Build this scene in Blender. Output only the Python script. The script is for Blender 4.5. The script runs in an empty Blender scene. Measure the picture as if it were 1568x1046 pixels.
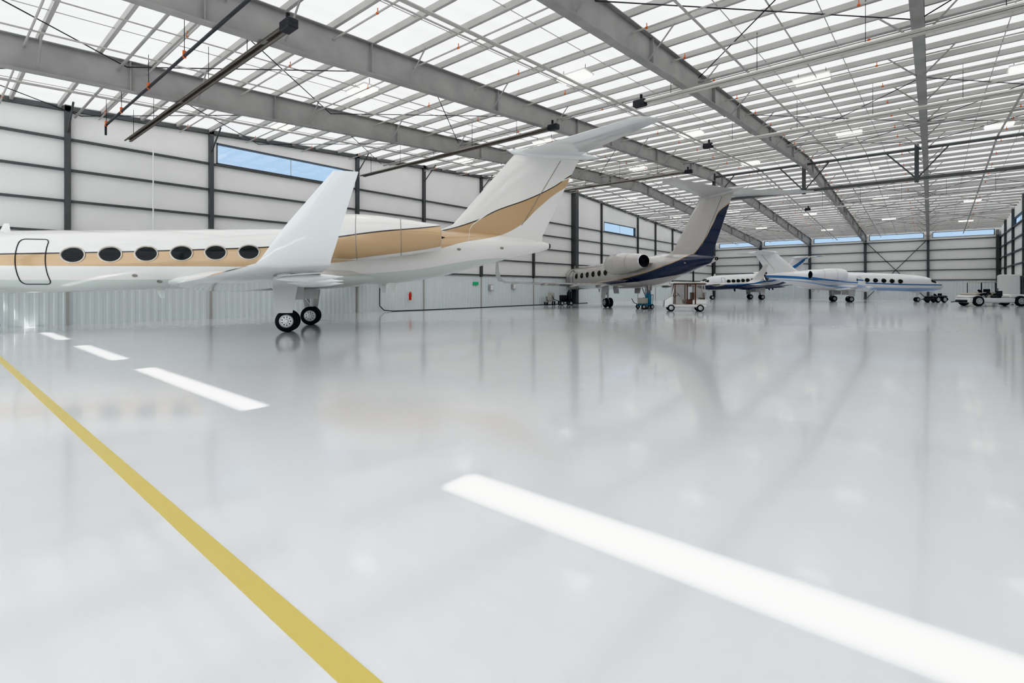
import bpy, math, random
from mathutils import Vector, Matrix
random.seed(3)
sc=bpy.context.scene
try: sc.view_settings.view_transform='Khronos PBR Neutral'
except Exception: sc.view_settings.view_transform='Standard'
sc.view_settings.look='None'
sc.view_settings.exposure=1.15

# ------------------------------------------------------------------ helpers
def mat(name,col,rough=0.5,metal=0.0,spec=0.5,coat=0.0,emis=None,estr=0.0,alpha=1.0,trans=0.0):
    m=bpy.data.materials.new(name); m.use_nodes=True
    b=m.node_tree.nodes['Principled BSDF']
    b.inputs['Base Color'].default_value=(*col,1)
    b.inputs['Roughness'].default_value=rough
    b.inputs['Metallic'].default_value=metal
    b.inputs['Specular IOR Level'].default_value=spec
    b.inputs['Coat Weight'].default_value=coat
    b.inputs['Coat Roughness'].default_value=0.05
    b.inputs['Transmission Weight'].default_value=trans
    b.inputs['Alpha'].default_value=alpha
    if emis:
        b.inputs['Emission Color'].default_value=(*emis,1)
        b.inputs['Emission Strength'].default_value=estr
    return m
def noisy(m,c1,c2,scale=3.0,detail=3):
    nt=m.node_tree; b=nt.nodes['Principled BSDF']
    tc=nt.nodes.new('ShaderNodeTexCoord'); n=nt.nodes.new('ShaderNodeTexNoise')
    n.inputs['Scale'].default_value=scale; n.inputs['Detail'].default_value=detail
    r=nt.nodes.new('ShaderNodeValToRGB')
    r.color_ramp.elements[0].position=0.3; r.color_ramp.elements[1].position=0.7
    r.color_ramp.elements[0].color=(*c1,1); r.color_ramp.elements[1].color=(*c2,1)
    nt.links.new(tc.outputs['Object'],n.inputs['Vector'])
    nt.links.new(n.outputs['Fac'],r.inputs['Fac'])
    nt.links.new(r.outputs['Color'],b.inputs['Base Color'])
    return m

class MB:
    def __init__(s): s.v=[];s.f=[];s.m=[];s.mats=[]
    def mi(s,m):
        if m not in s.mats: s.mats.append(m)
        return s.mats.index(m)
    def add(s,vs,fs,m):
        o=len(s.v); s.v+= [tuple(v) for v in vs]; k=s.mi(m)
        for f in fs: s.f.append(tuple(i+o for i in f)); s.m.append(k)
    def hexa(s,a,m):
        s.add(a,[(0,3,2,1),(4,5,6,7),(0,1,5,4),(1,2,6,5),(2,3,7,6),(3,0,4,7)],m)
    def box(s,x0,x1,y0,y1,z0,z1,m):
        s.hexa([(x0,y0,z0),(x1,y0,z0),(x1,y1,z0),(x0,y1,z0),(x0,y0,z1),(x1,y0,z1),(x1,y1,z1),(x0,y1,z1)],m)
    def bbox(s,x0,x1,y0,y1,z0,z1,m,b=0.05):
        b=min(b,(x1-x0)/2.01,(y1-y0)/2.01,(z1-z0)/2.01)
        def ring(z,i):
            X0,X1,Y0,Y1=x0+i,x1-i,y0+i,y1-i; c=b*0.7
            return [(X0+c,Y0,z),(X1-c,Y0,z),(X1,Y0+c,z),(X1,Y1-c,z),(X1-c,Y1,z),(X0+c,Y1,z),(X0,Y1-c,z),(X0,Y0+c,z)]
        s.loft([ring(z0,b),ring(z0+b,0),ring(z1-b,0),ring(z1,b)] if (x1-x0)>4*b and (y1-y0)>4*b else [ring(z0,0),ring(z1,0)],m)
    def loft(s,rings,m,cap0=True,cap1=True,closed=True):
        n=len(rings[0]); vs=[p for r in rings for p in r]; fs=[]
        for i in range(len(rings)-1):
            for j in range(n if closed else n-1):
                a=i*n+j; b=i*n+(j+1)%n
                fs.append((a,b,b+n,a+n))
        if cap0: fs.append(tuple(range(n))[::-1])
        if cap1: fs.append(tuple((len(rings)-1)*n+j for j in range(n)))
        s.add(vs,fs,m)
    def tube(s,p0,p1,r,m,n=10,r1=None,cap=True):
        p0=Vector(p0);p1=Vector(p1);d=(p1-p0)
        if d.length<1e-6:return
        d.normalize(); a=d.orthogonal().normalized(); b=d.cross(a)
        r1=r if r1 is None else r1
        R=[]
        for p,rr in((p0,r),(p1,r1)):
            R.append([tuple(p+a*math.cos(t)*rr+b*math.sin(t)*rr) for t in [2*math.pi*k/n for k in range(n)]])
        s.loft(R,m,cap,cap)
    def path(s,pts,r,m,n=8):
        for i in range(len(pts)-1): s.tube(pts[i],pts[i+1],r,m,n)
    def lathe(s,c,axis,prof,m,n=24,cap=True):
        c=Vector(c); d=Vector(axis).normalized(); a=d.orthogonal().normalized(); b=d.cross(a)
        R=[[tuple(c+d*h+a*math.cos(t)*r+b*math.sin(t)*r) for t in [2*math.pi*k/n for k in range(n)]] for h,r in prof]
        s.loft(R,m,cap,cap)
    def obj(s,name,parent=None,smooth=True,angle=35):
        me=bpy.data.meshes.new(name); me.from_pydata(s.v,[],s.f)
        for m in s.mats: me.materials.append(m)
        for p,k in zip(me.polygons,s.m): p.material_index=k
        me.update()
        import bmesh
        bm=bmesh.new(); bm.from_mesh(me); bmesh.ops.recalc_face_normals(bm,faces=bm.faces); bm.to_mesh(me); bm.free()
        if smooth:
            me.shade_smooth(); me.set_sharp_from_angle(angle=math.radians(angle))
        o=bpy.data.objects.new(name,me); sc.collection.objects.link(o)
        if parent: o.parent=parent
        return o
def empty(name,loc=(0,0,0),rz=0):
    e=bpy.data.objects.new(name,None); e.location=loc; e.rotation_euler=(0,0,rz); sc.collection.objects.link(e); return e

TH=math.radians(40.1)
def W(R,F): return (R*math.cos(TH)-F*math.sin(TH), R*math.sin(TH)+F*math.cos(TH))

# ------------------------------------------------------------------ materials
M_floor=mat('epoxy_floor',(0.7,0.7,0.7),0.22,spec=0.55,coat=0.6)
nt=M_floor.node_tree; b=nt.nodes['Principled BSDF']; b.inputs['Coat Roughness'].default_value=0.08
tc=nt.nodes.new('ShaderNodeTexCoord'); n1=nt.nodes.new('ShaderNodeTexNoise'); n1.inputs['Scale'].default_value=0.35; n1.inputs['Detail'].default_value=4
r=nt.nodes.new('ShaderNodeValToRGB'); r.color_ramp.elements[0].position=.3; r.color_ramp.elements[1].position=.7
r.color_ramp.elements[0].color=(.715,.72,.735,1); r.color_ramp.elements[1].color=(.75,.755,.765,1)
nt.links.new(tc.outputs['Object'],n1.inputs['Vector']); nt.links.new(n1.outputs['Fac'],r.inputs['Fac']); nt.links.new(r.outputs['Color'],b.inputs['Base Color'])
n2=nt.nodes.new('ShaderNodeTexNoise'); n2.inputs['Scale'].default_value=2.2; n2.inputs['Detail'].default_value=2
bp=nt.nodes.new('ShaderNodeBump'); bp.inputs['Strength'].default_value=0.06; bp.inputs['Distance'].default_value=0.03
nt.links.new(tc.outputs['Object'],n2.inputs['Vector']); nt.links.new(n2.outputs['Fac'],bp.inputs['Height']); nt.links.new(bp.outputs['Normal'],b.inputs['Normal'])
nt.links.new(bp.outputs['Normal'],b.inputs['Coat Normal'])

M_yellow=mat('yellow_line_paint',(0.64,0.51,0.13),0.35)
M_wall=noisy(mat('white_wall_panel',(0.88,0.88,0.86),0.55),(0.87,0.865,0.85),(0.91,0.905,0.89),0.6)
M_wains=mat('corrugated_liner',(0.76,0.815,0.825),0.4)
M_steel=noisy(mat('grey_steel',(0.3,0.3,0.3),0.55),(0.29,0.285,0.28),(0.36,0.355,0.345),1.2)
M_girt=mat('dark_girt_steel',(0.11,0.112,0.115),0.55)
M_purl=mat('purlin_steel',(0.42,0.415,0.40),0.5)
M_pipe=mat('pipe_grey',(0.45,0.44,0.42),0.5)
M_heater=mat('heater_steel',(0.17,0.155,0.14),0.4,metal=0.2)
M_heater2=mat('heater_light_steel',(0.58,0.56,0.53),0.4,metal=0.1)
M_dark=mat('dark_metal',(0.035,0.035,0.04),0.5)
M_black=mat('black_rubber',(0.014,0.014,0.016),0.6)
M_orange=mat('orange_fitting',(0.6,0.15,0.05),0.5)
M_red=mat('red_paint',(0.6,0.04,0.03),0.4)
M_green=mat('green_sign',(0.05,0.5,0.2),0.5)
M_light=mat('light_panel',(0.9,0.9,0.9),0.5,emis=(1,0.99,0.96),estr=1.2)
M_white=mat('white_gloss',(0.8,0.8,0.79),0.25,coat=0.5)
M_beige=mat('beige_paint',(0.6,0.56,0.48),0.35)
M_chrome=mat('polished_metal',(0.7,0.7,0.71),0.18,metal=1.0)
M_hub=mat('wheel_hub',(0.6,0.61,0.62),0.35,metal=0.6)
M_glass=mat('dark_window_glass',(0.02,0.022,0.022),0.12,spec=0.35)
M_rim=mat('window_rim',(0.5,0.47,0.42),0.22,metal=0.8)
M_seam=mat('panel_seam',(0.3,0.28,0.25),0.4)
M_blue=mat('blue_paint',(0.04,0.17,0.26),0.4)
M_brown=mat('brown_vinyl',(0.11,0.065,0.05),0.35)
M_clear=mat('clear_vinyl',(0.4,0.36,0.33),0.1,alpha=0.22)

# white roof insulation, translucency added so outside sun fills the interior with light
M_roof=bpy.data.materials.new('white_roof_insulation_fill'); M_roof.use_nodes=True
nt=M_roof.node_tree; nt.nodes.clear()
o=nt.nodes.new('ShaderNodeOutputMaterial'); mx=nt.nodes.new('ShaderNodeMixShader')
d=nt.nodes.new('ShaderNodeBsdfDiffuse'); t=nt.nodes.new('ShaderNodeBsdfTranslucent')
d.inputs['Color'].default_value=(.9,.9,.885,1)
tc=nt.nodes.new('ShaderNodeTexCoord'); mp=nt.nodes.new('ShaderNodeMapping'); mp.inputs['Scale'].default_value=(0.9,0.16,1)
n=nt.nodes.new('ShaderNodeTexNoise'); n.inputs['Scale'].default_value=1.6; n.inputs['Detail'].default_value=6
r=nt.nodes.new('ShaderNodeValToRGB'); r.color_ramp.elements[0].position=.33; r.color_ramp.elements[1].position=.67
r.color_ramp.elements[0].color=(.62,.61,.58,1); r.color_ramp.elements[1].color=(.95,.93,.9,1)
nt.links.new(tc.outputs['Object'],mp.inputs['Vector']); nt.links.new(mp.outputs['Vector'],n.inputs['Vector']); nt.links.new(n.outputs['Fac'],r.inputs['Fac']); nt.links.new(r.outputs['Color'],t.inputs['Color'])
bw=nt.nodes.new('ShaderNodeBump'); bw.inputs['Strength'].default_value=.5; bw.inputs['Distance'].default_value=.2
nt.links.new(n.outputs['Fac'],bw.inputs['Height']); nt.links.new(bw.outputs['Normal'],d.inputs['Normal'])
mx.inputs['Fac'].default_value=0.38
nt.links.new(d.outputs[0],mx.inputs[1]); nt.links.new(t.outputs[0],mx.inputs[2]); nt.links.new(mx.outputs[0],o.inputs['Surface'])

# unseen front wall, made translucent to add fill light on walls and jets
M_fillwall=bpy.data.materials.new('translucent_fill_wall'); M_fillwall.use_nodes=True
nt=M_fillwall.node_tree; nt.nodes.clear()
o=nt.nodes.new('ShaderNodeOutputMaterial'); mx=nt.nodes.new('ShaderNodeMixShader')
d=nt.nodes.new('ShaderNodeBsdfDiffuse'); t=nt.nodes.new('ShaderNodeBsdfTranslucent')
d.inputs['Color'].default_value=(.9,.9,.89,1); t.inputs['Color'].default_value=(.95,.95,.94,1); mx.inputs['Fac'].default_value=0.55
nt.links.new(d.outputs[0],mx.inputs[1]); nt.links.new(t.outputs[0],mx.inputs[2]); nt.links.new(mx.outputs[0],o.inputs['Surface'])

M_wglass=bpy.data.materials.new('window_glass'); M_wglass.use_nodes=True
nt=M_wglass.node_tree; nt.nodes.clear()
o=nt.nodes.new('ShaderNodeOutputMaterial'); mx=nt.nodes.new('ShaderNodeMixShader'); tr=nt.nodes.new('ShaderNodeBsdfTransparent'); g=nt.nodes.new('ShaderNodeBsdfGlossy')
g.inputs['Roughness'].default_value=0.05; mx.inputs['Fac'].default_value=0.06; tr.inputs['Color'].default_value=(.93,.97,1,1)
nt.links.new(tr.outputs[0],mx.inputs[1]); nt.links.new(g.outputs[0],mx.inputs[2]); nt.links.new(mx.outputs[0],o.inputs['Surface'])

# ------------------------------------------------------------------ building
XL,XR,YF,YB,YR=-28.6,6.7,-4.0,87.4,43.8
def roof(y): return 9.3+0.057*y if y<=YR else 9.3+0.057*YR-0.057*(y-YR)
FR=[-21.0,-14.1,-7.2,-0.3]

m=MB(); m.box(XL-0.3,XR+0.3,YF-0.3,YB+0.3,-0.3,0,M_floor); m.obj('floor',smooth=False)
m=MB(); m.box(XL+0.1,XR-0.1,1.09,1.205,0.0,0.004,M_yellow); m.obj('floor_marking_line',smooth=False)

m=MB()
zs=[(YF-0.3,roof(YF-0.3)),(YR,roof(YR)),(YB+0.3,roof(YB+0.3))]
vs=[]; 
for y,z in zs: vs+=[(XL-0.3,y,z),(XR+0.3,y,z)]
m.add(vs,[(0,1,3,2),(2,3,5,4)],M_roof); m.obj('ceiling',smooth=False)

def wall_x(name,x0,x1,ops):
    m=MB(); ys=sorted(set([YF-0.3,YR,YB+0.3]+[o[0] for o in ops]+[o[1] for o in ops]))
    for a,bb in zip(ys[:-1],ys[1:]):
        mid=(a+bb)/2; op=[o for o in ops if o[0]<mid<o[1]]
        spans=[(0,op[0][2]),(op[0][3],None)] if op else [(0,None)]
        for lo,hi in spans:
            za=roof(a) if hi is None else hi; zb=roof(bb) if hi is None else hi
            m.hexa([(x0,a,lo),(x1,a,lo),(x1,bb,lo),(x0,bb,lo),(x0,a,za),(x1,a,za),(x1,bb,zb),(x0,bb,zb)],M_wall)
    return m.obj(name,smooth=False)
def wall_y(name,y0,y1,ztop,ops,sheet=False):
    m=MB(); xs=sorted(set([XL-0.3,XR+0.3]+[o[0] for o in ops]+[o[1] for o in ops]))
    for a,bb in zip(xs[:-1],xs[1:]):
        mid=(a+bb)/2; op=[o for o in ops if o[0]<mid<o[1]]
        spans=[(0,op[0][2]),(op[0][3],ztop)] if op else [(0,ztop)]
        for lo,hi in spans:
            if sheet: m.add([(a,y1,lo),(bb,y1,lo),(bb,y1,hi),(a,y1,hi)],[(0,1,2,3)],M_fillwall)
            else: m.box(a,bb,y0,y1,lo,hi,M_wall)
    return m.obj(name,smooth=False)
LW=[(9.95,18.0,8.1,9.2),(50.3,58.2,8.1,9.2)]
RW=[(52,60,8.1,9.2),(66,75,8.1,9.0)]
BW=[(x+0.45,x+6.45,8.35,9.1) for x in (-28.0,-21.0,-14.1,-7.2,-0.3)]
FWn=[(-28.5,-27.3,8.33,8.86),(-23.9,-20.1,8.33,8.86),(-17.6,-13.4,8.33,8.86),(-11.5,-6.4,8.33,8.86),(-2.5,4.4,8.33,8.86)]
wall_x('wall_left',XL-0.25,XL,LW); wall_x('wall_right',XR,XR+0.25,RW)
wall_y('wall_back',YB,YB+0.25,roof(YB),BW); wall_y('wall_front',YF-0.12,YF,roof(YF),FWn,True)
k=1
def window(x0,x1,y0,y1,z0,z1,alongx):
    global k
    m=MB(); t=0.06
    if alongx:
        ym=(y0+y1)/2
        m.box(x0,x1,ym-0.01,ym+0.01,z0,z1,M_wglass)
        m.box(x0,x1,y0,y1,z0,z0+t,M_girt); m.box(x0,x1,y0,y1,z1-t,z1,M_girt)
        m.box(x0,x0+t,y0,y1,z0,z1,M_girt); m.box(x1-t,x1,y0,y1,z0,z1,M_girt)
    else:
        xm=(x0+x1)/2
        m.box(xm-0.01,xm+0.01,y0,y1,z0,z1,M_wglass)
        m.box(x0,x1,y0,y1,z0,z0+t,M_girt); m.box(x0,x1,y0,y1,z1-t,z1,M_girt)
        m.box(x0,x1,y0,y0+t,z0,z1,M_girt); m.box(x0,x1,y1-t,y1,z0,z1,M_girt)
        m.box(xm-.015,xm+.015,(y0+y1)/2-.015,(y0+y1)/2+.015,z0,z1,M_pipe)
    m.obj('window_%d'%k,smooth=False); k+=1
for a in LW: window(XL-0.25,XL+0.02,a[0],a[1],a[2],a[3],False)
for a in RW: window(XR-0.02,XR+0.25,a[0],a[1],a[2],a[3],False)
for a in BW: window(a[0],a[1],YB-0.02,YB+0.25,a[2],a[3],True)

GZ=[2.7,4.03,5.36,6.7,8.03]
m=MB()
for z in GZ: m.box(XL+0.001,XL+0.15,YF,YB,z-0.05,z+0.045,M_girt)
COLY=[4.07,9.67,18.25,23.8,29.9,37.0,49.6,58.7,64.0,69.8,78.0]
for y in COLY: m.box(XL+0.002,XL+0.2,y-0.1,y+0.1,2.55,roof(y)-0.05,M_girt); 
for y in COLY: m.box(XL+0.002,XL+0.12,y-0.05,y+0.05,0,2.6,M_pipe)
m.box(XL+0.003,XL+0.55,YR-0.28,YR+0.28,0,roof(YR)-0.05,M_girt)
for a,bb in((YF,YR),(YR,YB)):
    m.hexa([(XL,a,roof(a)-.3),(XL+.2,a,roof(a)-.3),(XL+.2,bb,roof(bb)-.3),(XL,bb,roof(bb)-.3),(XL,a,roof(a)-.1),(XL+.2,a,roof(a)-.1),(XL+.2,bb,roof(bb)-.1),(XL,bb,roof(bb)-.1)],M_girt)
m.obj('trim_1',smooth=False)
m=MB()
for z in GZ: m.box(XR-0.16,XR-0.001,YF,YB,z-0.07,z+0.06,M_girt)
for y in [3,12,21,30,37,50,58,66,74,81]: m.box(XR-0.22,XR-0.002,y-0.11,y+0.11,0,roof(y)-0.05,M_girt)
m.box(XR-0.6,XR-.003,YR-0.28,YR+0.28,0,roof(YR)-0.05,M_girt)
m.obj('trim_2',smooth=False)
m=MB()
for z in GZ: m.box(XL,XR,YB-0.16,YB-0.001,z-0.05,z+0.045,M_girt)
for x in FR+[-28.3,6.4]:
    m.hexa([(x-.14,YB-.35,0),(x+.14,YB-.35,0),(x+.14,YB-.002,0),(x-.14,YB-.002,0),(x-.14,YB-.8,8.3),(x+.14,YB-.8,8.3),(x+.14,YB-.002,9.0),(x-.14,YB-.002,9.0)],M_girt)
for (xa,xb) in ((-7.0,-0.5),):
    for (za,zb) in((0.2,8.0),(8.0,0.2)): m.tube((xa,YB-.3,za),(xb,YB-.3,zb),0.05,M_girt,6)
m.obj('trim_3',smooth=False)
m=MB()
for z in GZ[:4]: m.box(XL,XR,YF+0.001,YF+0.16,z-0.06,z+0.05,M_girt)
for x in FR: m.box(x-.14,x+.14,YF+.002,YF+.4,0,7.7,M_girt)
m.obj('trim_4',smooth=False)
def corr(name,pos,sgn,a0,a1,h,axis):
    m=MB(); pts=[];p=a0;step=0.3;d=0.03
    while p<a1:
        for dx,off in((0,0),(0.12,0),(0.16,d),(0.26,d)):
            pts.append((p+dx,off))
        p+=step
    pts.append((a1,0))
    vs=[];fs=[]
    for q,off in pts:
        w=pos+sgn*(0.03+off)
        for z in (0.0,h):
            vs.append((w,q,z) if axis=='y' else (q,w,z))
    for i in range(len(pts)-1): fs.append((2*i,2*i+2,2*i+3,2*i+1))
    m.add(vs,fs,M_wains); m.obj(name,smooth=False)
corr('wall_liner_left',XL,1,YF,YB,2.55,'y')
corr('wall_liner_right',XR,-1,YF,YB,2.55,'y')
corr('wall_liner_back',YB,-1,XL,XR,2.55,'x')

# rigid frames
m=MB()
def member(m,x0,x1,ya,yb,da,db,ta,tb,mt):
    m.hexa([(x0,ya,roof(ya)-da-ta),(x1,ya,roof(ya)-da-ta),(x1,yb,roof(yb)-db-tb),(x0,yb,roof(yb)-db-tb),
            (x0,ya,roof(ya)-da),(x1,ya,roof(ya)-da),(x1,yb,roof(yb)-db),(x0,yb,roof(yb)-db)],mt)
for x in FR:
    segs=[(-3.1,0.95),(8,1.0),(24,.8),(YR,.85),(64,.8),(79,1.0),(YB,1.1)]
    for (ya,da),(yb,db) in zip(segs[:-1],segs[1:]):
        member(m,x-.012,x+.012,ya,yb,.24,.24,da,db,M_steel)
        member(m,x-.15,x+.15,ya,yb,.22,.22,.025,.025,M_steel)
        member(m,x-.15,x+.15,ya,yb,.24+da,.24+db,.03,.03,M_steel)
        y=ya+1.5
        while y<yb:
            f=(y-ya)/(yb-ya); dd=da+(db-da)*f
            m.box(x-.14,x+.14,y-.012,y+.012,roof(y)-.24-dd,roof(y)-.24,M_steel); y+=6.2
m.obj('steel_roof_frames',smooth=False)
# purlins
PY=[]; y=YF+0.5
while y<YB: PY.append(y); y+=1.45
m=MB()
for y in PY:
    z=roof(y)-.012
    m.box(XL,XR,y-.012,y+.012,z-.2,z,M_purl)
    m.box(XL,XR,y-.012,y+.085,z-.212,z-.198,M_purl)
m.obj('roof_purlins',smooth=False)
m=MB()
for x in FR:
    for i,y in enumerate(PY):
        if i%3==1:
            z=roof(y)
            for sgn in(-1,1): m.tube((x+sgn*.12,y,z-1.12),(x+sgn*1.0,y,z-.2),.03,M_steel,5)
for (ya,yb) in ((-3,4.5),(4.5,12),(12,20),(27,36),(36,43),(52,60),(60,70),(70,79)):
    for (xa,xb) in ((-20.9,-14.2),(-7.1,-0.4),(-28.4,-21.1),(-.2,6.5)):
        m.tube((xa,ya,roof(ya)-.45),(xb,yb,roof(yb)-.45),.02,M_dark,5)
        m.tube((xb,ya,roof(ya)-.45),(xa,yb,roof(yb)-.45),.02,M_dark,5)
for y in (4.3,20.2,36.5,60.5):
    m.tube((XL+.2,y,roof(y)-.55),(XR-.2,y,roof(y)-.55),.045,M_steel,6)
for bx in (-28,-21,-14.1,-7.2,-.3):
    for q in (2.3,4.6):
        for ya,yb in((YF,YR),(YR,YB)): m.tube((bx+q,ya,roof(ya)-.13),(bx+q,yb,roof(yb)-.13),.016,M_purl,5)
for y in (4.07,9.67,18.25,23.8,29.9,37):
    m.tube((XL+.2,y,roof(y)-1.2),(XL+1.4,y,roof(y)-.22),.04,M_girt,6)
m.obj('roof_bracing',smooth=False)
# ridge truss
m=MB()
yt=YR-.4; zt=11.0; zb=9.0; XT=XR-.66
m.box(-14.1,XT,yt-.06,yt+.06,zb-.1,zb+.1,M_girt)
m.box(-14.1,XT,yt-.05,yt+.05,zt-.08,zt+.08,M_girt)
xs=[-14.1+ i*1.67 for i in range(13)]
for i,x in enumerate(xs[:-1]):
    if i%4==0: m.box(x-.12,x+.12,yt-.1,yt+.1,zb-.25,zt+.3,M_girt)
    if i%4 in(0,3):
        a,bq=(zt,zb) if i%4==3 else (zb,zt)
        m.tube((x,yt,a),(x+1.67,yt,bq),.05,M_girt,6)
m.obj('ridge_truss',smooth=False)

# radiant tube heaters
def heater(xa,xb,y,z,endx,mt=M_heater,hw=.2):
    e=empty('radiant_tube_heater',( (xa+xb)/2,y,z)); c=(xa+xb)/2; m=MB()
    for dy in(-.09,.09): m.tube((xa-c,dy,0),(xb-c,dy,0),.035,mt,10)
    vs=[];prof=[(-hw,-.03),(-hw*.55,.06),(hw*.55,.06),(hw,-.03)]
    for xx in(xa-c,xb-c):
        for p in prof: vs.append((xx,p[0],p[1]))
    m.add(vs,[(0,1,5,4),(1,2,6,5),(2,3,7,6)],mt)
    m.obj('tubes',e)
    m=MB(); ex=endx-c; s=1 if endx>c else -1
    m.bbox(min(ex,ex+s*.5),max(ex,ex+s*.5),-.14,.14,-.12,.14,M_dark,.03); m.tube((ex+s*.2,0,.14),(ex+s*.2,0,.34),.05,M_black,10)
    m.obj('burner_box',e,smooth=False)
    m=MB(); x=xa+1
    while x<xb:
        m.tube((x-c,0,.06),(x-c,0,roof(y)-z-.1),.012,M_dark,4); x+=3.0
    m.obj('hanger_rods',e,smooth=False)
heater(-28.2,-12.9,6.1,8.35,-12.9,hw=.14)
heater(-8.5,6.3,18.2,8.85,-8.5,M_heater2)
heater(-28.2,-13.3,18.4,8.85,-13.3)
heater(-9.0,6.3,27.5,9.3,-9.0,M_heater2)
heater(-9.0,6.3,56,9.3,-9.0,M_heater2)
heater(-28,-13,34,9.6,-13)
# sprinkler & conduit
m=MB()
def hpipe(y,dz,r=.03,xa=XL+.3,xb=XR-.3,heads=True,mt=M_pipe):
    z=roof(y)-dz; m.tube((xa,y,z),(xb,y,z),r,mt,8)
    if heads:
        x=xa+1.2
        while x<xb:
            m.tube((x,y,z),(x,y,z+.14),.016,M_orange,6); m.tube((x-.04,y,z),(x+.04,y,z),r+.008,M_orange,8); x+=5.1
y=2.0
while y<YB-2: hpipe(y,.5); y+=3.1
for x,dz,r in((-10.6,.62,.06),(-11.1,.5,.03),(-24.4,.62,.05),(3.2,.62,.06),(-17.3,.4,.025),(-3.6,.4,.025),(-5.4,.55,.04),(-19.4,.55,.03)):
    for ya,yb in((YF+.2,YR),(YR,YB-.3)): m.tube((x,ya,roof(ya)-dz),(x,yb,roof(yb)-dz),r,M_pipe,8)
m.tube((-26.0,4.9,8.3),(-12.0,4.9,8.3),.045,M_dark,8)
for x in (-25.9,-23.5,-20,-16.5): 
    m.tube((x,4.9,8.25),(x,4.9,8.45),.05,M_orange,8); m.tube((x,4.9,8.3),(x,4.9,9.4),.012,M_dark,5)
m.tube((-26,4.9,8.3),(-26,4.9,7.9),.04,M_dark,8)
m.tube((XL+.35,7.1,8.2),(XL+.35,7.1,2.4),.03,M_wall,6)
m.obj('sprinkler_piping')
# light fixtures
m=MB()
for i,x in enumerate((-24.5,-17.6,-10.7,-3.8,3.1)):
    y=(11.5,11.5,16.5,11.5,16.5)[i]
    while y<YB-4:
        z=roof(y)-.36
        m.box(x-.62,x+.62,y-.32,y+.32,z-.07,z,M_light)
        m.box(x-.68,x+.68,y-.36,y+.36,z-.0,z+.06,M_white)
        for sx in(-.5,.5): m.box(x+sx-.01,x+sx+.01,y-.01,y+.01,z+.06,roof(y),M_dark)
        y+=12.4
m.obj('high_bay_lights',smooth=False)

# ------------------------------------------------------------------ jets
def paint(name,base,bands,sx=1,rough=0.2,metal=0.0):
    m=mat(name,base,rough,metal,coat=0.8)
    nt=m.node_tree; L=nt.links; bs=nt.nodes['Principled BSDF']
    tc=nt.nodes.new('ShaderNodeTexCoord'); sp=nt.nodes.new('ShaderNodeSeparateXYZ'); L.new(tc.outputs['Object'],sp.inputs[0])
    def math2(op,a,b_):
        n=nt.nodes.new('ShaderNodeMath'); n.operation=op
        for i,v in enumerate((a,b_)):
            if isinstance(v,(int,float)): n.inputs[i].default_value=v
            else: L.new(v,n.inputs[i])
        return n.outputs[0]
    s=math2('MULTIPLY_ADD',sp.outputs[0],1/(28*sx)); s.node.inputs[2].default_value=0.5
    z=math2('MULTIPLY',sp.outputs[2],1/8.0)
    def curve(pts):
        n=nt.nodes.new('ShaderNodeFloatCurve'); c=n.mapping.curves[0]
        P=[((a+14)/28,bz/8.0) for a,bz in pts]
        c.points[0].location=P[0]; c.points[1].location=P[-1]
        for p in P[1:-1]: c.points.new(*p)
        n.mapping.update(); L.new(s,n.inputs['Value']); return n.outputs[0]
    col=None; met=None
    for lo,hi,c,mt in bands:
        k1=math2('GREATER_THAN',z,curve(lo)); k2=math2('LESS_THAN',z,curve(hi)); k=math2('MULTIPLY',k1,k2)
        mx=nt.nodes.new('ShaderNodeMix'); mx.data_type='RGBA'
        L.new(k,mx.inputs[0])
        if col is None: mx.inputs[6].default_value=(*base,1)
        else: L.new(col,mx.inputs[6])
        mx.inputs[7].default_value=(*c,1); col=mx.outputs[2]
        mm=math2('MULTIPLY',k,mt); met=mm if met is None else math2('ADD',met,mm)
    if col is not None:
        L.new(col,bs.inputs['Base Color']); L.new(met,bs.inputs['Metallic'])
    return m

ST=[(-13.9,2.10,.03),(-13.75,2.11,.2),(-13.4,2.14,.4),(-12.8,2.22,.64),(-12,2.33,.85),(-11,2.44,1.02),(-9.7,2.52,1.11),(-6,2.65,1.13),(-2,2.79,1.14),(1.5,2.88,1.15),
    (3.6,2.92,1.14),(5.5,3.08,1.0),(7.2,3.28,.76),(8.7,3.42,.5),(9.8,3.47,.3),(10.3,3.49,.2),(10.5,3.5,.12)]
def interp(s):
    if s<=ST[0][0]: return ST[0][1],ST[0][2]
    for i in range(len(ST)-1):
        if s<=ST[i+1][0]:
            p0=ST[max(i-1,0)];p1=ST[i];p2=ST[i+1];p3=ST[min(i+2,len(ST)-1)]
            h=p2[0]-p1[0]; u=(s-p1[0])/h; r=[]
            for c in(1,2):
                m1=(p2[c]-p0[c])/(p2[0]-p0[0]) ; m2=(p3[c]-p1[c])/(p3[0]-p1[0])
                if p0 is p1 : m1=(p2[c]-p1[c])/h*1.6
                if p3 is p2 : m2=(p2[c]-p1[c])/h
                r.append((2*u**3-3*u**2+1)*p1[c]+(u**3-2*u**2+u)*h*m1+(-2*u**3+3*u**2)*p2[c]+(u**3-u**2)*h*m2)
            return r[0],max(r[1],.02)
    return ST[-1][1],ST[-1][2]

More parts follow.
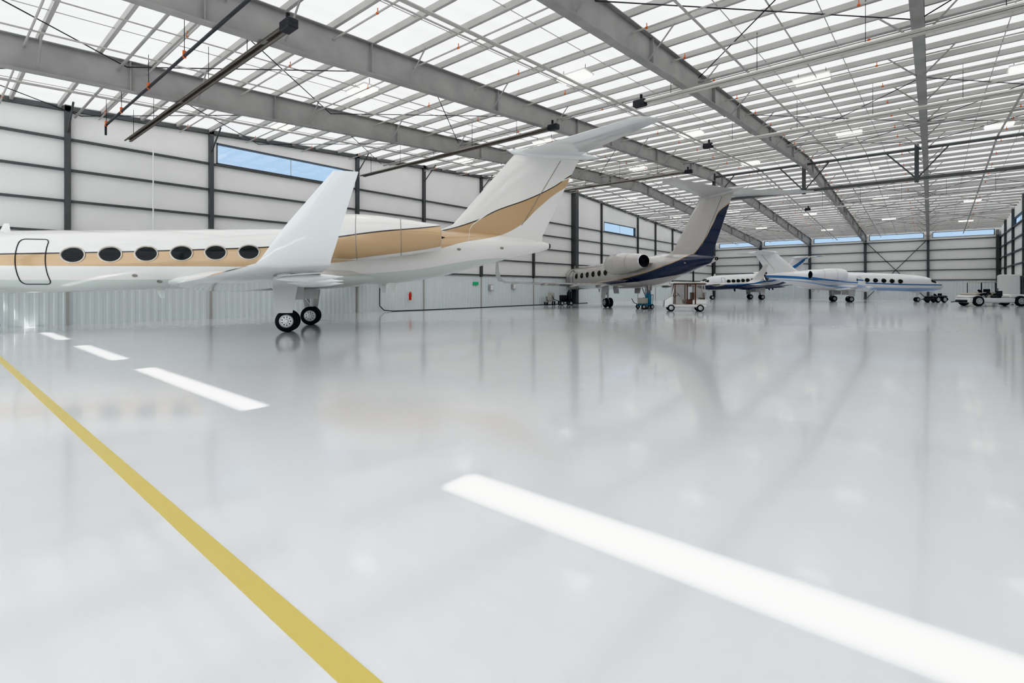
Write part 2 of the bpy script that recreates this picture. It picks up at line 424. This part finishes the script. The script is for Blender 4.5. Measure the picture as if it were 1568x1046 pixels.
def wheel(m,c,r,w):
    x,y,z=c
    m.lathe(c,(0,1,0),[(-w/2,r*.55),(-w/2,r*.82),(-w*.36,r*.96),(-w*.15,r),(w*.15,r),(w*.36,r*.96),(w/2,r*.82),(w/2,r*.55)],M_black,28)
    for sg in(-1,1):
        m.lathe((x,y+sg*w*.5,z),(0,sg,0),[(0,r*.6),(.012,r*.6),(.02,r*.54),(-.0,r*.5),(.01,r*.2),(.05,r*.17),(.05,.001)],M_hub,24)
        for k in range(9):
            a=2*math.pi*k/9
            m.lathe((x+math.cos(a)*r*.37,y+sg*(w*.5+.006),z+math.sin(a)*r*.37),(0,sg,0),[(0,r*.06),(.006,r*.06)],M_dark,8)

def jet(loc,rz,pm,sx=1.0,fz=1.0,dz=0.0,wy=1.0,fh=1.0,nwin=None,wing_m=None,nac_y=2.0):
    E=empty('jet_airplane',(loc[0],loc[1],0),rz)
    wm=wing_m or pm
    GZ0=1.5
    def Z(z): return GZ0+(z-GZ0)*fz+dz
    def fus(s):
        zc,r=interp(s); return Z(zc),r*fz
    m=MB(); N=48; rings=[]
    ss=[-13.9+ (0.1*i) for i in range(12)]; s=-12.7
    while s<10.4: ss.append(s); s+=.35
    ss.append(10.5)
    for s in ss:
        zc,r=fus(s)
        rings.append([(s*sx,r*math.cos(2*math.pi*k/N),zc+r*math.sin(2*math.pi*k/N)) for k in range(N)])
    m.loft(rings,pm)
    R=[]
    for s,a in ((-5.2,.05),(-4.4,.6),(-3,1.0),(0,1.08),(2,.9),(3.4,.4),(4.0,.05)):
        zc,r=fus(s); R.append([(s*sx,1.28*fz*a*math.cos(2*math.pi*k/24),zc-r*.72+ .48*fz*a*math.sin(2*math.pi*k/24)) for k in range(24)])
    m.loft(R,pm)
    m.lathe((10.45*sx,0,Z(3.5)),(1,0,0),[(0,.13),(.12,.11),(.12,.08),(0.02,.07)],M_dark,16)
    m.obj('fuselage',E)
    def P(s,z,side,off=.012):
        zc,r=fus(s); q=r*r-(z-zc)**2; 
        y=math.sqrt(max(q,.0001)); n=Vector((0,y,z-zc)).normalized()
        return (s*sx,side*(y+n.y*off),z+n.z*off)
    m=MB()
    wins=nwin if nwin is not None else [-7.2+1.116*i for i in range(6)]
    kk=1 if sx>.95 else .8
    for s in wins:
        zc,r=fus(s); zw=zc+.145
        for side in(-1,1):
            def ringp(a,off): return [P(s+a*math.cos(t)/sx*kk,zw+a*.74*math.sin(t)*fz,side,off) for t in [2*math.pi*q/28 for q in range(28)]]
            m.loft([ringp(.39,.004),ringp(.38,.028),ringp(.345,.03),ringp(.325,.006)],M_rim,False,False)
            m.loft([ringp(.33,.008),ringp(.2,.011),ringp(.1,.013),ringp(.01,.014)],M_glass,False,True)
    for side in(-1,1):
        for (t0,t1,s0,s1) in((18,42,-12.35,-11.6),(46,66,-12.7,-11.9),(69,88,-12.85,-12.1)):
            g=[];n=5
            for i in range(n):
                row=[]
                for j in range(n):
                    s=s0+(s1-s0)*i/(n-1); th=math.radians(t0+(t1-t0)*j/(n-1)); zc,r=fus(s); r+=.01
                    row.append((s*sx,side*r*math.cos(th),zc+r*math.sin(th)))
                g.append(row)
            vs=[p for rw in g for p in rw]; fs=[(i*n+j,i*n+j+1,(i+1)*n+j+1,(i+1)*n+j) for i in range(n-1) for j in range(n-1)]
            m.add(vs,fs,M_glass)
    m.obj('cabin_windows',E)
    m=MB()
    cs,hw,rr=-8.42,.43,.14
    zc,r=fus(cs); z0=zc-.83*fz; z1=zc+.72*fz
    pts=[]
    for cx,cz,a0 in((cs+hw-rr,z1-rr,0),(cs-hw+rr,z1-rr,90),(cs-hw+rr,z0+rr,180),(cs+hw-rr,z0+rr,270)):
        for q in range(6):
            a=math.radians(a0+18*q); pts.append((cx+rr*math.cos(a),cz+rr*math.sin(a)))
    full=[]
    for i in range(len(pts)):
        a=pts[i];b2=pts[(i+1)%len(pts)]; n=8 if math.dist(a,b2)>.2 else 1
        for q in range(n): full.append((a[0]+(b2[0]-a[0])*q/n,a[1]+(b2[1]-a[1])*q/n))
    pp=[P(s,z,-1,.006) for s,z in full]; pp.append(pp[0])
    m.path(pp,.017,M_dark,5)
    for s,dzv in((-5.4,-.62),(-4.7,-.85),(6.3,.05),(8.2,-.1)):
        zc,r=fus(s); 
        R=[[P(s+a*math.cos(t),zc+dzv*fz*r/1.13+a*.6*math.sin(t),-1,.012) for t in [2*math.pi*q/12 for q in range(12)]] for a in(.09,.01)]
        m.loft(R,M_seam,False,True)
    m.obj('door_outline',E)
    m=MB()
    def af(LE,ch,th,n):
        prof=[(1,.03),(.8,.3),(.55,.72),(.3,1),(.12,.82),(.03,.45),(0,.0)]
        up=[tuple(Vector(LE)+Vector((ch*f,0,0))+Vector(n)*th/2*p) for f,p in prof]
        lo=[tuple(Vector(LE)+Vector((ch*f,0,0))-Vector(n)*th/2*p) for f,p in prof[::-1][1:]]
        return up+lo
    for s,top in((-5.2,False),(-10,True),(3.0,False),(3.4,False)):
        zc,r=fus(s)
        if top: m.loft([af((s*sx,0,zc+r-.03),.35,.04,(0,1,0)),af((s*sx+.15,0,zc+r+.3),.15,.02,(0,1,0))],pm)
        else: m.loft([af((s*sx,.15 if s<3.2 else -.3,zc-r+.06),.35,.04,(0,1,0)),af((s*sx+.18,.15 if s<3.2 else -.35,zc-r-.33),.15,.02,(0,1,0))],pm)
    m.obj('antennas',E)
    for side in(-1,1):
        m=MB(); z0=Z(1.78); tip=2.04+dz
        secs=[((-4.3*sx,.5*side,z0),5.9*sx,.62,(0,0,1)),((-3.9*sx,1.3*side*wy+0,z0+.0),5.4*sx,.52,(0,0,1)),
              ((-2.0*sx,5.0*side*wy,z0+(tip-z0)*.35),3.2*sx,.32,(0,0,1)),
              ((1.0*sx,11.3*side*wy,tip),1.35*sx+.0,.13,(0,-.12*side,1))]
        for (x,y,z,ch,th,ang) in((1.22,11.75,.1,1.2,.11,30),(1.45,12.02,.34,1.08,.10,60),(1.72,12.15,.68,.92,.08,78),(2.52,12.36,1.62,.42,.05,80)):
            a=math.radians(ang); yy=(11.3*wy+(y-11.3))
            secs.append(((x*sx if x<1.3 else (1.22*sx+(x-1.22)*(1 if sx==1 else .8)),yy*side,tip+z*(1 if sx==1 else .7)),ch*(1 if sx==1 else .8),th,(0,-math.sin(a)*side,math.cos(a))))
        m.loft([af(*q) for q in secs],wm)
        for fy in(3.2,5.6,8.2):
            f=(fy-1.3)/10; te=1.5+.85*f; zz=z0+(tip-z0)*f
            m.lathe((te*sx-1.0*sx,fy*side*wy,zz-.12),(1,0,0.04),[(-.35,.01),(-.1,.07),(.3,.1),(.8,.08),(1.25,.01)],wm,12)
        m.obj('wing_l' if side<0 else 'wing_r',E)
    m=MB(); zt=Z(3.9)
    def FZ(z): return zt+(z-3.9)*fh
    fin=[(3.3,5.4,10.2,.3),(3.95,5.0,10.22,.26),(4.15,5.7,10.32,.26),(4.35,6.15,10.42,.27),(5.2,6.88,10.84,.27),(6.4,7.9,11.42,.25),(7.45,8.8,11.95,.24),(7.65,8.98,12.05,.22)]
    m.loft([af((a*sx,0,FZ(z)),(b_-a)*sx,th,(0,1,0)) for z,a,b_,th in fin],pm)
    for side in(-1,1):
        pa=(6.15+(10.42-6.15)*.72)*sx; pb=(8.8+(11.95-8.8)*.72)*sx
        m.tube((pa,side*.07,FZ(4.4)),(pb,side*.062,FZ(7.4)),.012,M_seam,5)
    m.obj('vertical_fin',E)
    m=MB(); zs_=FZ(7.68)
    m.lathe((9.0*sx,0,zs_),(1,0,0),[(-.35*sx,.01),(-.15*sx,.11),(.4*sx,.21),(1.6*sx,.24),(2.9*sx,.17),(3.7*sx,.07),(4.0*sx,.01)],wm,18)
    for side in(-1,1):
        hs=5.4*min(1,wy*1.15)
        m.loft([af((9.1*sx,0,zs_+.03),2.95*sx,.26,(0,0,1)),af((9.5*sx,.6*side,zs_+.03),2.6*sx,.24,(0,0,1)),af((12.0*sx,(hs-.15)*side,zs_+.06),1.15*sx,.08,(0,0,1)),af((12.35*sx,hs*side,zs_+.06),.7*sx,.03,(0,0,1))],wm)
    m.obj('horizontal_stabilizer',E)
    for side in(-1,1):
        m=MB(); c=(0,nac_y*side*(1 if fz==1 else fz*1.02),Z(3.47)); k=fz
        tilt=(1,0,.02)
        m.lathe(c,tilt,[(1.25*sx,.58*k),(1.0*sx,.60*k),(.88*sx,.66*k),(.9*sx,.72*k)],M_chrome,36,False,)
        m.lathe(c,tilt,[(.9*sx,.72*k),(1.05*sx,.78*k),(1.5*sx,.84*k),(2.3*sx,.86*k),(3.2*sx,.80*k),(4.3*sx,.66*k),(5.4*sx,.49*k)],pm,36,False)
        m.lathe(c,tilt,[(5.4*sx,.49*k),(5.42*sx,.46*k),(4.9*sx,.47*k)],M_chrome,36,False)
        m.lathe(c,tilt,[(4.9*sx,.47*k),(4.88*sx,.2*k),(5.15*sx,.15*k),(5.6*sx,.01)],M_dark,30,False)
        m.lathe(c,tilt,[(1.25*sx,.58*k),(1.3*sx,.15*k),(1.05*sx,.01)],M_dark,30,False)
        for q in range(18):
            a=2*math.pi*q/18; 
            p0=Vector(c)+Vector((1.22*sx,math.cos(a)*.14*k,.025+math.sin(a)*.14*k)); p1=Vector(c)+Vector((1.22*sx,math.cos(a+.12)*.56*k,.025+math.sin(a+.12)*.56*k))
            m.tube(p0,p1,.025,M_seam,4)
        for h,rr_ in((2.3,.862),(3.9,.722)):
            m.lathe(c,tilt,[(h*sx-.012,rr_*k),(h*sx,(rr_+.006)*k),(h*sx+.012,rr_*k)],M_seam,36,False)
        m.loft([af((1.9*sx,.7*side*k,Z(3.45)),3.2*sx,.42,(0,0,1)),af((2.0*sx,1.5*side*k,Z(3.47)),2.9*sx,.36,(0,0,1))],pm)
        m.obj('engine_l' if side<0 else 'engine_r',E)
    m=MB(); wr=.40 if fz==1 else .34
    for side in(-1,1):
        gy=(1.75 if fz==1 else 1.55)*side; zt_=Z(1.85); gx=.15*side if fz==1 and sx==1 else 0
        m.tube((gx+.05,gy,zt_),(gx,gy,wr+.02),.09,M_white,12,.075)
        m.tube((gx,gy,wr+.35),(gx,gy,wr),.06,M_chrome,12)
        m.tube((gx-.6,gy,zt_-.1),(gx,gy,wr+.45),.04,M_chrome,8)
        m.tube((gx,gy,wr+.3),(gx+.28,gy,wr+.18),.03,M_white,8); m.tube((gx+.28,gy,wr+.18),(gx,gy,wr),.03,M_white,8)
        m.tube((gx,gy-.3,wr),(gx,gy+.3,wr),.05,M_chrome,10)
        for q in(-.21,.21): wheel(m,(gx,gy+q,wr),wr,.24)
        m.hexa([(gx-.32,gy+.38*side,wr+.3),(gx+.22,gy+.38*side,wr+.3),(gx+.22,gy+.41*side,wr+.3),(gx-.32,gy+.41*side,wr+.3),(gx-.5,gy+.22*side,zt_),(gx+.4,gy+.22*side,zt_),(gx+.4,gy+.25*side,zt_),(gx-.5,gy+.25*side,zt_)],M_white)
        m.hexa([(gx-.4,gy-.85*side,zt_-.7),(gx+.4,gy-.85*side,zt_-.7),(gx+.4,gy-.83*side,zt_-.7),(gx-.4,gy-.83*side,zt_-.7),(gx-.5,gy-.75*side,zt_),(gx+.45,gy-.75*side,zt_),(gx+.45,gy-.73*side,zt_),(gx-.5,gy-.73*side,zt_)],M_white)
    nx=-10.4*sx; nr=.27; zn=fus(-10.4)[0]-.6
    m.tube((nx,0,zn),(nx+.05,0,nr),.06,M_white,10); m.tube((nx-.7,0,zn),(nx,0,nr+.4),.03,M_chrome,8)
    m.tube((nx+.05,-.22,nr),(nx+.05,.22,nr),.035,M_chrome,8)
    for q in(-.15,.15): wheel(m,(nx+.05,q,nr),nr,.16)
    for q in(-.28,.28): m.box(nx-.5,nx+.35,q-.012,q+.012,zn-.45,zn,M_white)
    m.obj('landing_gear',E)
    return E

cream=(.82,.81,.785); gold=(.57,.395,.225); blk=(.04,.035,.03)
up1=[(-14,2.55),(-10,2.7),(-6,2.85),(-3,3.0),(-1,3.12),(1,3.3),(3,3.62),(5.4,3.98),(7,4.45),(8.1,5.0),(9.5,5.55),(10.7,6.15),(11.8,6.85),(14,7.6)]
lo1=[(-14,2.40),(-10,2.36),(-6,2.38),(-3,2.4),(-1,2.42),(1,2.55),(3,2.8),(5.4,3.2),(6.4,3.5),(8,3.85),(9.0,4.3),(10.0,5.2),(11.0,6.0),(12,6.55),(14,7.5)]
up1b=[(a,z+.05) for a,z in up1]
paint1=paint('paint_white_gold',cream,[(lo1,up1,gold,.15),(up1,up1b,blk,0.0),([(-14,0.1),(5.5,.1),(7.0,4.33),(14,7.45)],[(-14,0.11),(5.5,.11),(7.0,4.38),(14,7.5)],cream,0),([(-14,0.1),(14,.1)],[(-14,1.9),(0,2.05),(4,2.3),(8,2.9),(9,2.9),(14,2.9)],(.62,.67,.64),0)])  # last band: floor reflection on the belly painted in as grey-green
wing1=mat('wing_white_paint',(.75,.77,.77),.12,coat=.9)
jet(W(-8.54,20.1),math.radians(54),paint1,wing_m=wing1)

navy=(.018,.025,.055)
up2=[(-14,1.9),(-4,2.0),(2,2.45),(6,3.1),(8,3.7),(9.3,4.6),(10.3,5.8),(11,6.6),(14,7.4)]
lo2=[(-14,1.75),(-4,1.8),(2,2.05),(5,2.3),(8,2.7),(9.5,3.1),(10.2,3.3),(11,5.0),(12,6.9),(14,7.35)]
paint2=paint('paint_silver_navy',(.52,.50,.475),[(lo2,up2,navy,0),(up2,[(a,z+.07) for a,z in up2],gold,.3)],rough=.15)
D2=Vector((.33,-.944)).normalized(); dw=W(*D2)
jet(W(9.7,42),math.atan2(dw[1],dw[0]),paint2,wing_m=mat('wing_silver',(.53,.53,.52),.2,coat=.5))

blue=(.05,.17,.42)
paint3=paint('paint_white_navy',(.8,.8,.8),[([(-14,.1),(14,.1)],[(-14,2.2),(-6,2.3),(0,2.0),(4,2.2),(8,3.0),(14,3.2)],navy,0),([(-14,2.3),(0,2.3),(8,4),(14,7)],[(-14,2.4),(0,2.5),(8,4.5),(14,7.2)],blue,0)],sx=.62,rough=.15)
dw=W(1,0.05)
jet(W(35,71.5),math.atan2(dw[1],dw[0]),paint3,sx=.62,fz=.92,dz=-.1,wy=.5,fh=.62,nac_y=1.85)
paint4=paint('paint_white_blue',(.82,.82,.82),[([(-14,1.9),(-6,2.0),(2,2.35),(7,2.7),(14,2.9)],[(-14,2.02),(-6,2.14),(2,2.48),(7,3.0),(14,3.1)],blue,0),([(-14,1.2),(-6,1.3),(0,1.5),(7,2.4),(14,2.6)],[(-14,1.55),(-6,1.65),(0,1.75),(7,2.5),(14,2.7)],(.35,.5,.75),0)],sx=.84,rough=.15)
dw=W(-1,0.03)
jet(W(38.7,58.5),math.atan2(dw[1],dw[0]),paint4,sx=.84,fz=.93,dz=-.3,wy=.48,fh=.62,nac_y=1.85)

# ------------------------------------------------------------------ ground equipment
def place(e,R,F,ang):
    x,y=W(R,F); e.location=(x,y,0); e.rotation_euler=(0,0,TH+math.radians(ang))
e=empty('golf_cart')
m=MB()
m.bbox(-1.35,1.35,-.58,.58,.28,.5,M_white,.06)
m.loft([[(-1.4,-.55,.3),(-1.4,.55,.3),(-1.35,.5,.75),(-1.35,-.5,.75)],[(-1.05,-.58,.3),(-1.05,.58,.3),(-.95,.55,1.0),(-.95,-.55,1.0)],[(-.85,-.58,.3),(-.85,.58,.3),(-.8,.55,1.02),(-.8,-.55,1.02)]],M_white)
m.bbox(.45,1.4,-.58,.58,.45,.85,M_white,.08)
m.obj('body',e)
m=MB(); m.bbox(-.1,.45,-.55,.55,.5,.82,M_brown,.06); m.bbox(.42,.56,-.55,.55,.8,1.3,M_brown,.05); m.bbox(.95,1.35,-.55,.55,.83,.95,M_brown,.05)
m.obj('seats',e)
m=MB()
for x,xt in((-.92,-.7),(.62,.62),(1.3,1.22)):
    for y in(-.55,.55): m.tube((x,y,.8),(xt,y*.97,1.93),.03,M_white,8)
m.tube((-.75,-.3,.95),(-.45,-.3,1.15),.02,M_dark,8); m.lathe((-.45,-.3,1.15),(.8,0,.6),[(0,.18),(.02,.19),(.02,.15),(0,.16)],M_dark,16)
m.obj('roof_posts',e)
m=MB(); m.bbox(-1.0,1.42,-.62,.62,1.92,2.02,M_white,.05); m.obj('canopy',e)
m=MB()
for y in(-.58,.58):
    m.hexa([(.62,y-.008,.9),(1.34,y-.008,.9),(1.34,y+.008,.9),(.62,y+.008,.9),(.62,y-.008,1.92),(1.25,y-.008,1.92),(1.25,y+.008,1.92),(.62,y+.008,1.92)],M_clear)
    m.box(.05,.15,y-.012,y+.012,.5,1.92,M_brown); m.box(-.74,-.66,y-.012,y+.012,.5,1.92,M_brown); m.box(.58,.67,y-.012,y+.012,.5,1.92,M_brown); m.box(-.7,1.3,y-.012,y+.012,1.84,1.92,M_brown)
    m.box(-.66,.1,y-.006,y+.006,.5,1.84,M_clear)
m.box(1.31,1.325,-.55,.55,.85,1.3,M_brown)
m.box(-.86,-.84,-.55,.55,1.0,1.9,M_clear)
m.obj('vinyl_enclosure',e,smooth=False)
m=MB()
for x in(-.95,.95):
    for y in(-.52,.52): wheel(m,(x,y,.24),.24,.2)
m.obj('wheels',e)
place(e,12.0,34.6,-12)

def tug(name,R,F,ang,L=4.2,body=M_white,canopy=False,s=1.0):
    e=empty(name); m=MB(); h=L/2
    m.bbox(-h,h,-.8*s,.8*s,.3*s,.72*s,body,.08)
    m.bbox(-h+.05,-h+1.1*s,-.75*s,.75*s,.7*s,.95*s,body,.08)
    m.bbox(h-1.6*s,h-.05,-.75*s,.75*s,.7*s,1.05*s,body,.1)
    m.bbox(-h-.12,-h+.02,-.6*s,.6*s,.32*s,.55*s,M_dark,.03); m.bbox(h-.02,h+.12,-.6*s,.6*s,.32*s,.55*s,M_dark,.03)
    m.obj('body',e)
    m=MB(); m.bbox(-.15*s,.35*s,-.6*s,.0,.72*s,.95*s,M_dark,.05); m.bbox(.3*s,.42*s,-.6*s,0,.9*s,1.35*s,M_dark,.04)
    m.tube((-.75*s,-.3*s,.7*s),(-.5*s,-.3*s,1.15*s),.03,M_dark,8); m.lathe((-.5*s,-.3*s,1.15*s),(.7,0,.7),[(0,.2*s),(.02,.21*s),(.02,.17*s),(0,.17*s)],M_dark,16)
    m.tube((-h-.1,0,.45),(-h-.9,0,.35),.04,M_dark,8)
    m.obj('driver_seat',e)
    m=MB()
    for x in(-h+.75*s,h-.8*s):
        for y in(-.78*s,.78*s): wheel(m,(x,y,.46*s),.46*s,.26*s)
    m.obj('wheels',e)
    if canopy:
        m=MB()
        for x in(-.8*s,1.0*s):
            for y in(-.65*s,.65*s): m.tube((x,y,.7*s),(x,y,2.0*s),.035,M_dark,8)
        m.bbox(-1.0*s,1.2*s,-.75*s,.75*s,2.0*s,2.08*s,body,.03); m.obj('canopy',e)
    place(e,R,F,ang)
tug('aircraft_tow_tractor',43.0,44.6,-5,5.0)
tug('aircraft_tow_tractor',53.2,56.5,10,3.6,M_beige,True,1.1)
tug('baggage_tug',47.0,55.2,10,2.0,M_dark,False,.75)

def gascart(R,F,ang,c,name,s=1.0):
    e=empty(name); e.scale=(s,s,s); m=MB()
    m.bbox(-.6,.6,-.4,.4,.3,.42,c,.03)
    m.bbox(-.5,.1,-.35,.35,.42,.95,M_pipe if c is M_blue else c,.05)
    for y in(-.18,.18): m.lathe((.35,y,.42),(0,0,1),[(0,.14),(.05,.15),(.75,.15),(.88,.08),(.92,.04),(1.0,.04)],c,16)
    m.path([(.58,-.3,.42),(.62,-.3,1.2),(.62,.3,1.2),(.58,.3,.42)],.025,c,8)
    m.path([(-.6,0,.36),(-1.1,0,.55),(-1.3,0,.9)],.03,M_dark,8)
    m.obj('cart_body',e); m=MB()
    for x in(-.42,.42):
        for y in(-.42,.42): wheel(m,(x,y,.2),.2,.12)
    m.obj('wheels',e); place(e,R,F,ang)
gascart(10.2,38.2,20,M_blue,'nitrogen_service_cart',.9)
gascart(5.0,46.6,10,M_dark,'ground_power_cart')
gascart(3.6,47.2,70,M_pipe,'ground_power_cart',.9)
e=empty('storage_cabinet',(5.75,68,0)); m=MB()
m.bbox(-.7,.7,-1.0,1.0,.1,2.9,M_white,.04)
for y in(-.98,0.02): m.box(-.73,-.70,y,y+.96,.2,2.8,M_white)
for y in(-.08,.06): m.tube((-.76,y,1.2),(-.76,y,1.6),.02,M_dark,6)
for x in(-.6,.6):
    for y in(-.9,.9): m.tube((x,y,0),(x,y,.12),.04,M_dark,6)
m.obj('cabinet_body',e,smooth=False)
e=empty('fire_extinguisher',(XL+.28,22.4,0)); m=MB()
m.lathe((0,0,.75),(0,0,1),[(0,.07),(.03,.09),(.45,.09),(.52,.05),(.56,.03),(.6,.03)],M_red,16)
m.path([(0,0,1.33),(0,.1,1.3),(0,.12,1.0)],.012,M_black,6); m.box(-.28,-.08,-.06,.06,.8,1.35,M_wall)
m.obj('extinguisher_body',e)
m=MB(); m.box(XL+.12,XL+.16,28.9,29.5,1.85,2.1,M_green); m.obj('exit_sign',smooth=False)
m=MB()
pts=[(XL+.2,19.9,2.3),(XL+.2,19.9,.4),(XL+.25,20.2,.1),(XL+.4,20.8,.03)]
for q in range(12): pts.append((XL+.5+.2*math.sin(q*.8),21.5+q*2.2,.03))
m.path(pts,.03,M_black,6); m.obj('air_hose')
for y,z in((31,1.4),(34,1.5)):
    m=MB(); m.bbox(XL+.08,XL+.3,y-.2,y+.2,z,z+.5,M_pipe,.02); m.box(XL+.3,XL+.31,y-.15,y+.15,z+.05,z+.45,M_wall)
    m.obj('electrical_box',smooth=False)

# ------------------------------------------------------------------ light
sun=bpy.data.lights.new('sun','SUN'); sun.energy=5.0; sun.angle=math.radians(.7); sun.color=(1,.97,.93)
so=bpy.data.objects.new('sun',sun); sc.collection.objects.link(so)
so.rotation_euler=Vector((-0.5,6.95,-8.6)).to_track_quat('-Z','Y').to_euler(); so.location=(-5,-20,30)
w=bpy.data.worlds.new('sky'); sc.world=w; w.use_nodes=True; nt=w.node_tree
bg=nt.nodes['Background']; tc=nt.nodes.new('ShaderNodeTexCoord'); sp=nt.nodes.new('ShaderNodeSeparateXYZ'); r=nt.nodes.new('ShaderNodeValToRGB')
r.color_ramp.elements[0].position=0.0; r.color_ramp.elements[0].color=(.44,.57,.70,1)
r.color_ramp.elements[1].position=.6; r.color_ramp.elements[1].color=(.28,.39,.56,1)
nt.links.new(tc.outputs['Generated'],sp.inputs[0]); nt.links.new(sp.outputs[2],r.inputs['Fac']); nt.links.new(r.outputs['Color'],bg.inputs['Color'])
bg.inputs['Strength'].default_value=0.75

# ------------------------------------------------------------------ camera
c=bpy.data.cameras.new('camera'); co=bpy.data.objects.new('camera',c); sc.collection.objects.link(co)
c.sensor_width=36; c.lens=36*762/1568; c.shift_y=-(522.7-441)/1568; c.clip_end=500; c.clip_start=.05
co.location=(0,0,1.6); co.rotation_euler=(math.radians(90),0,TH)
sc.camera=co
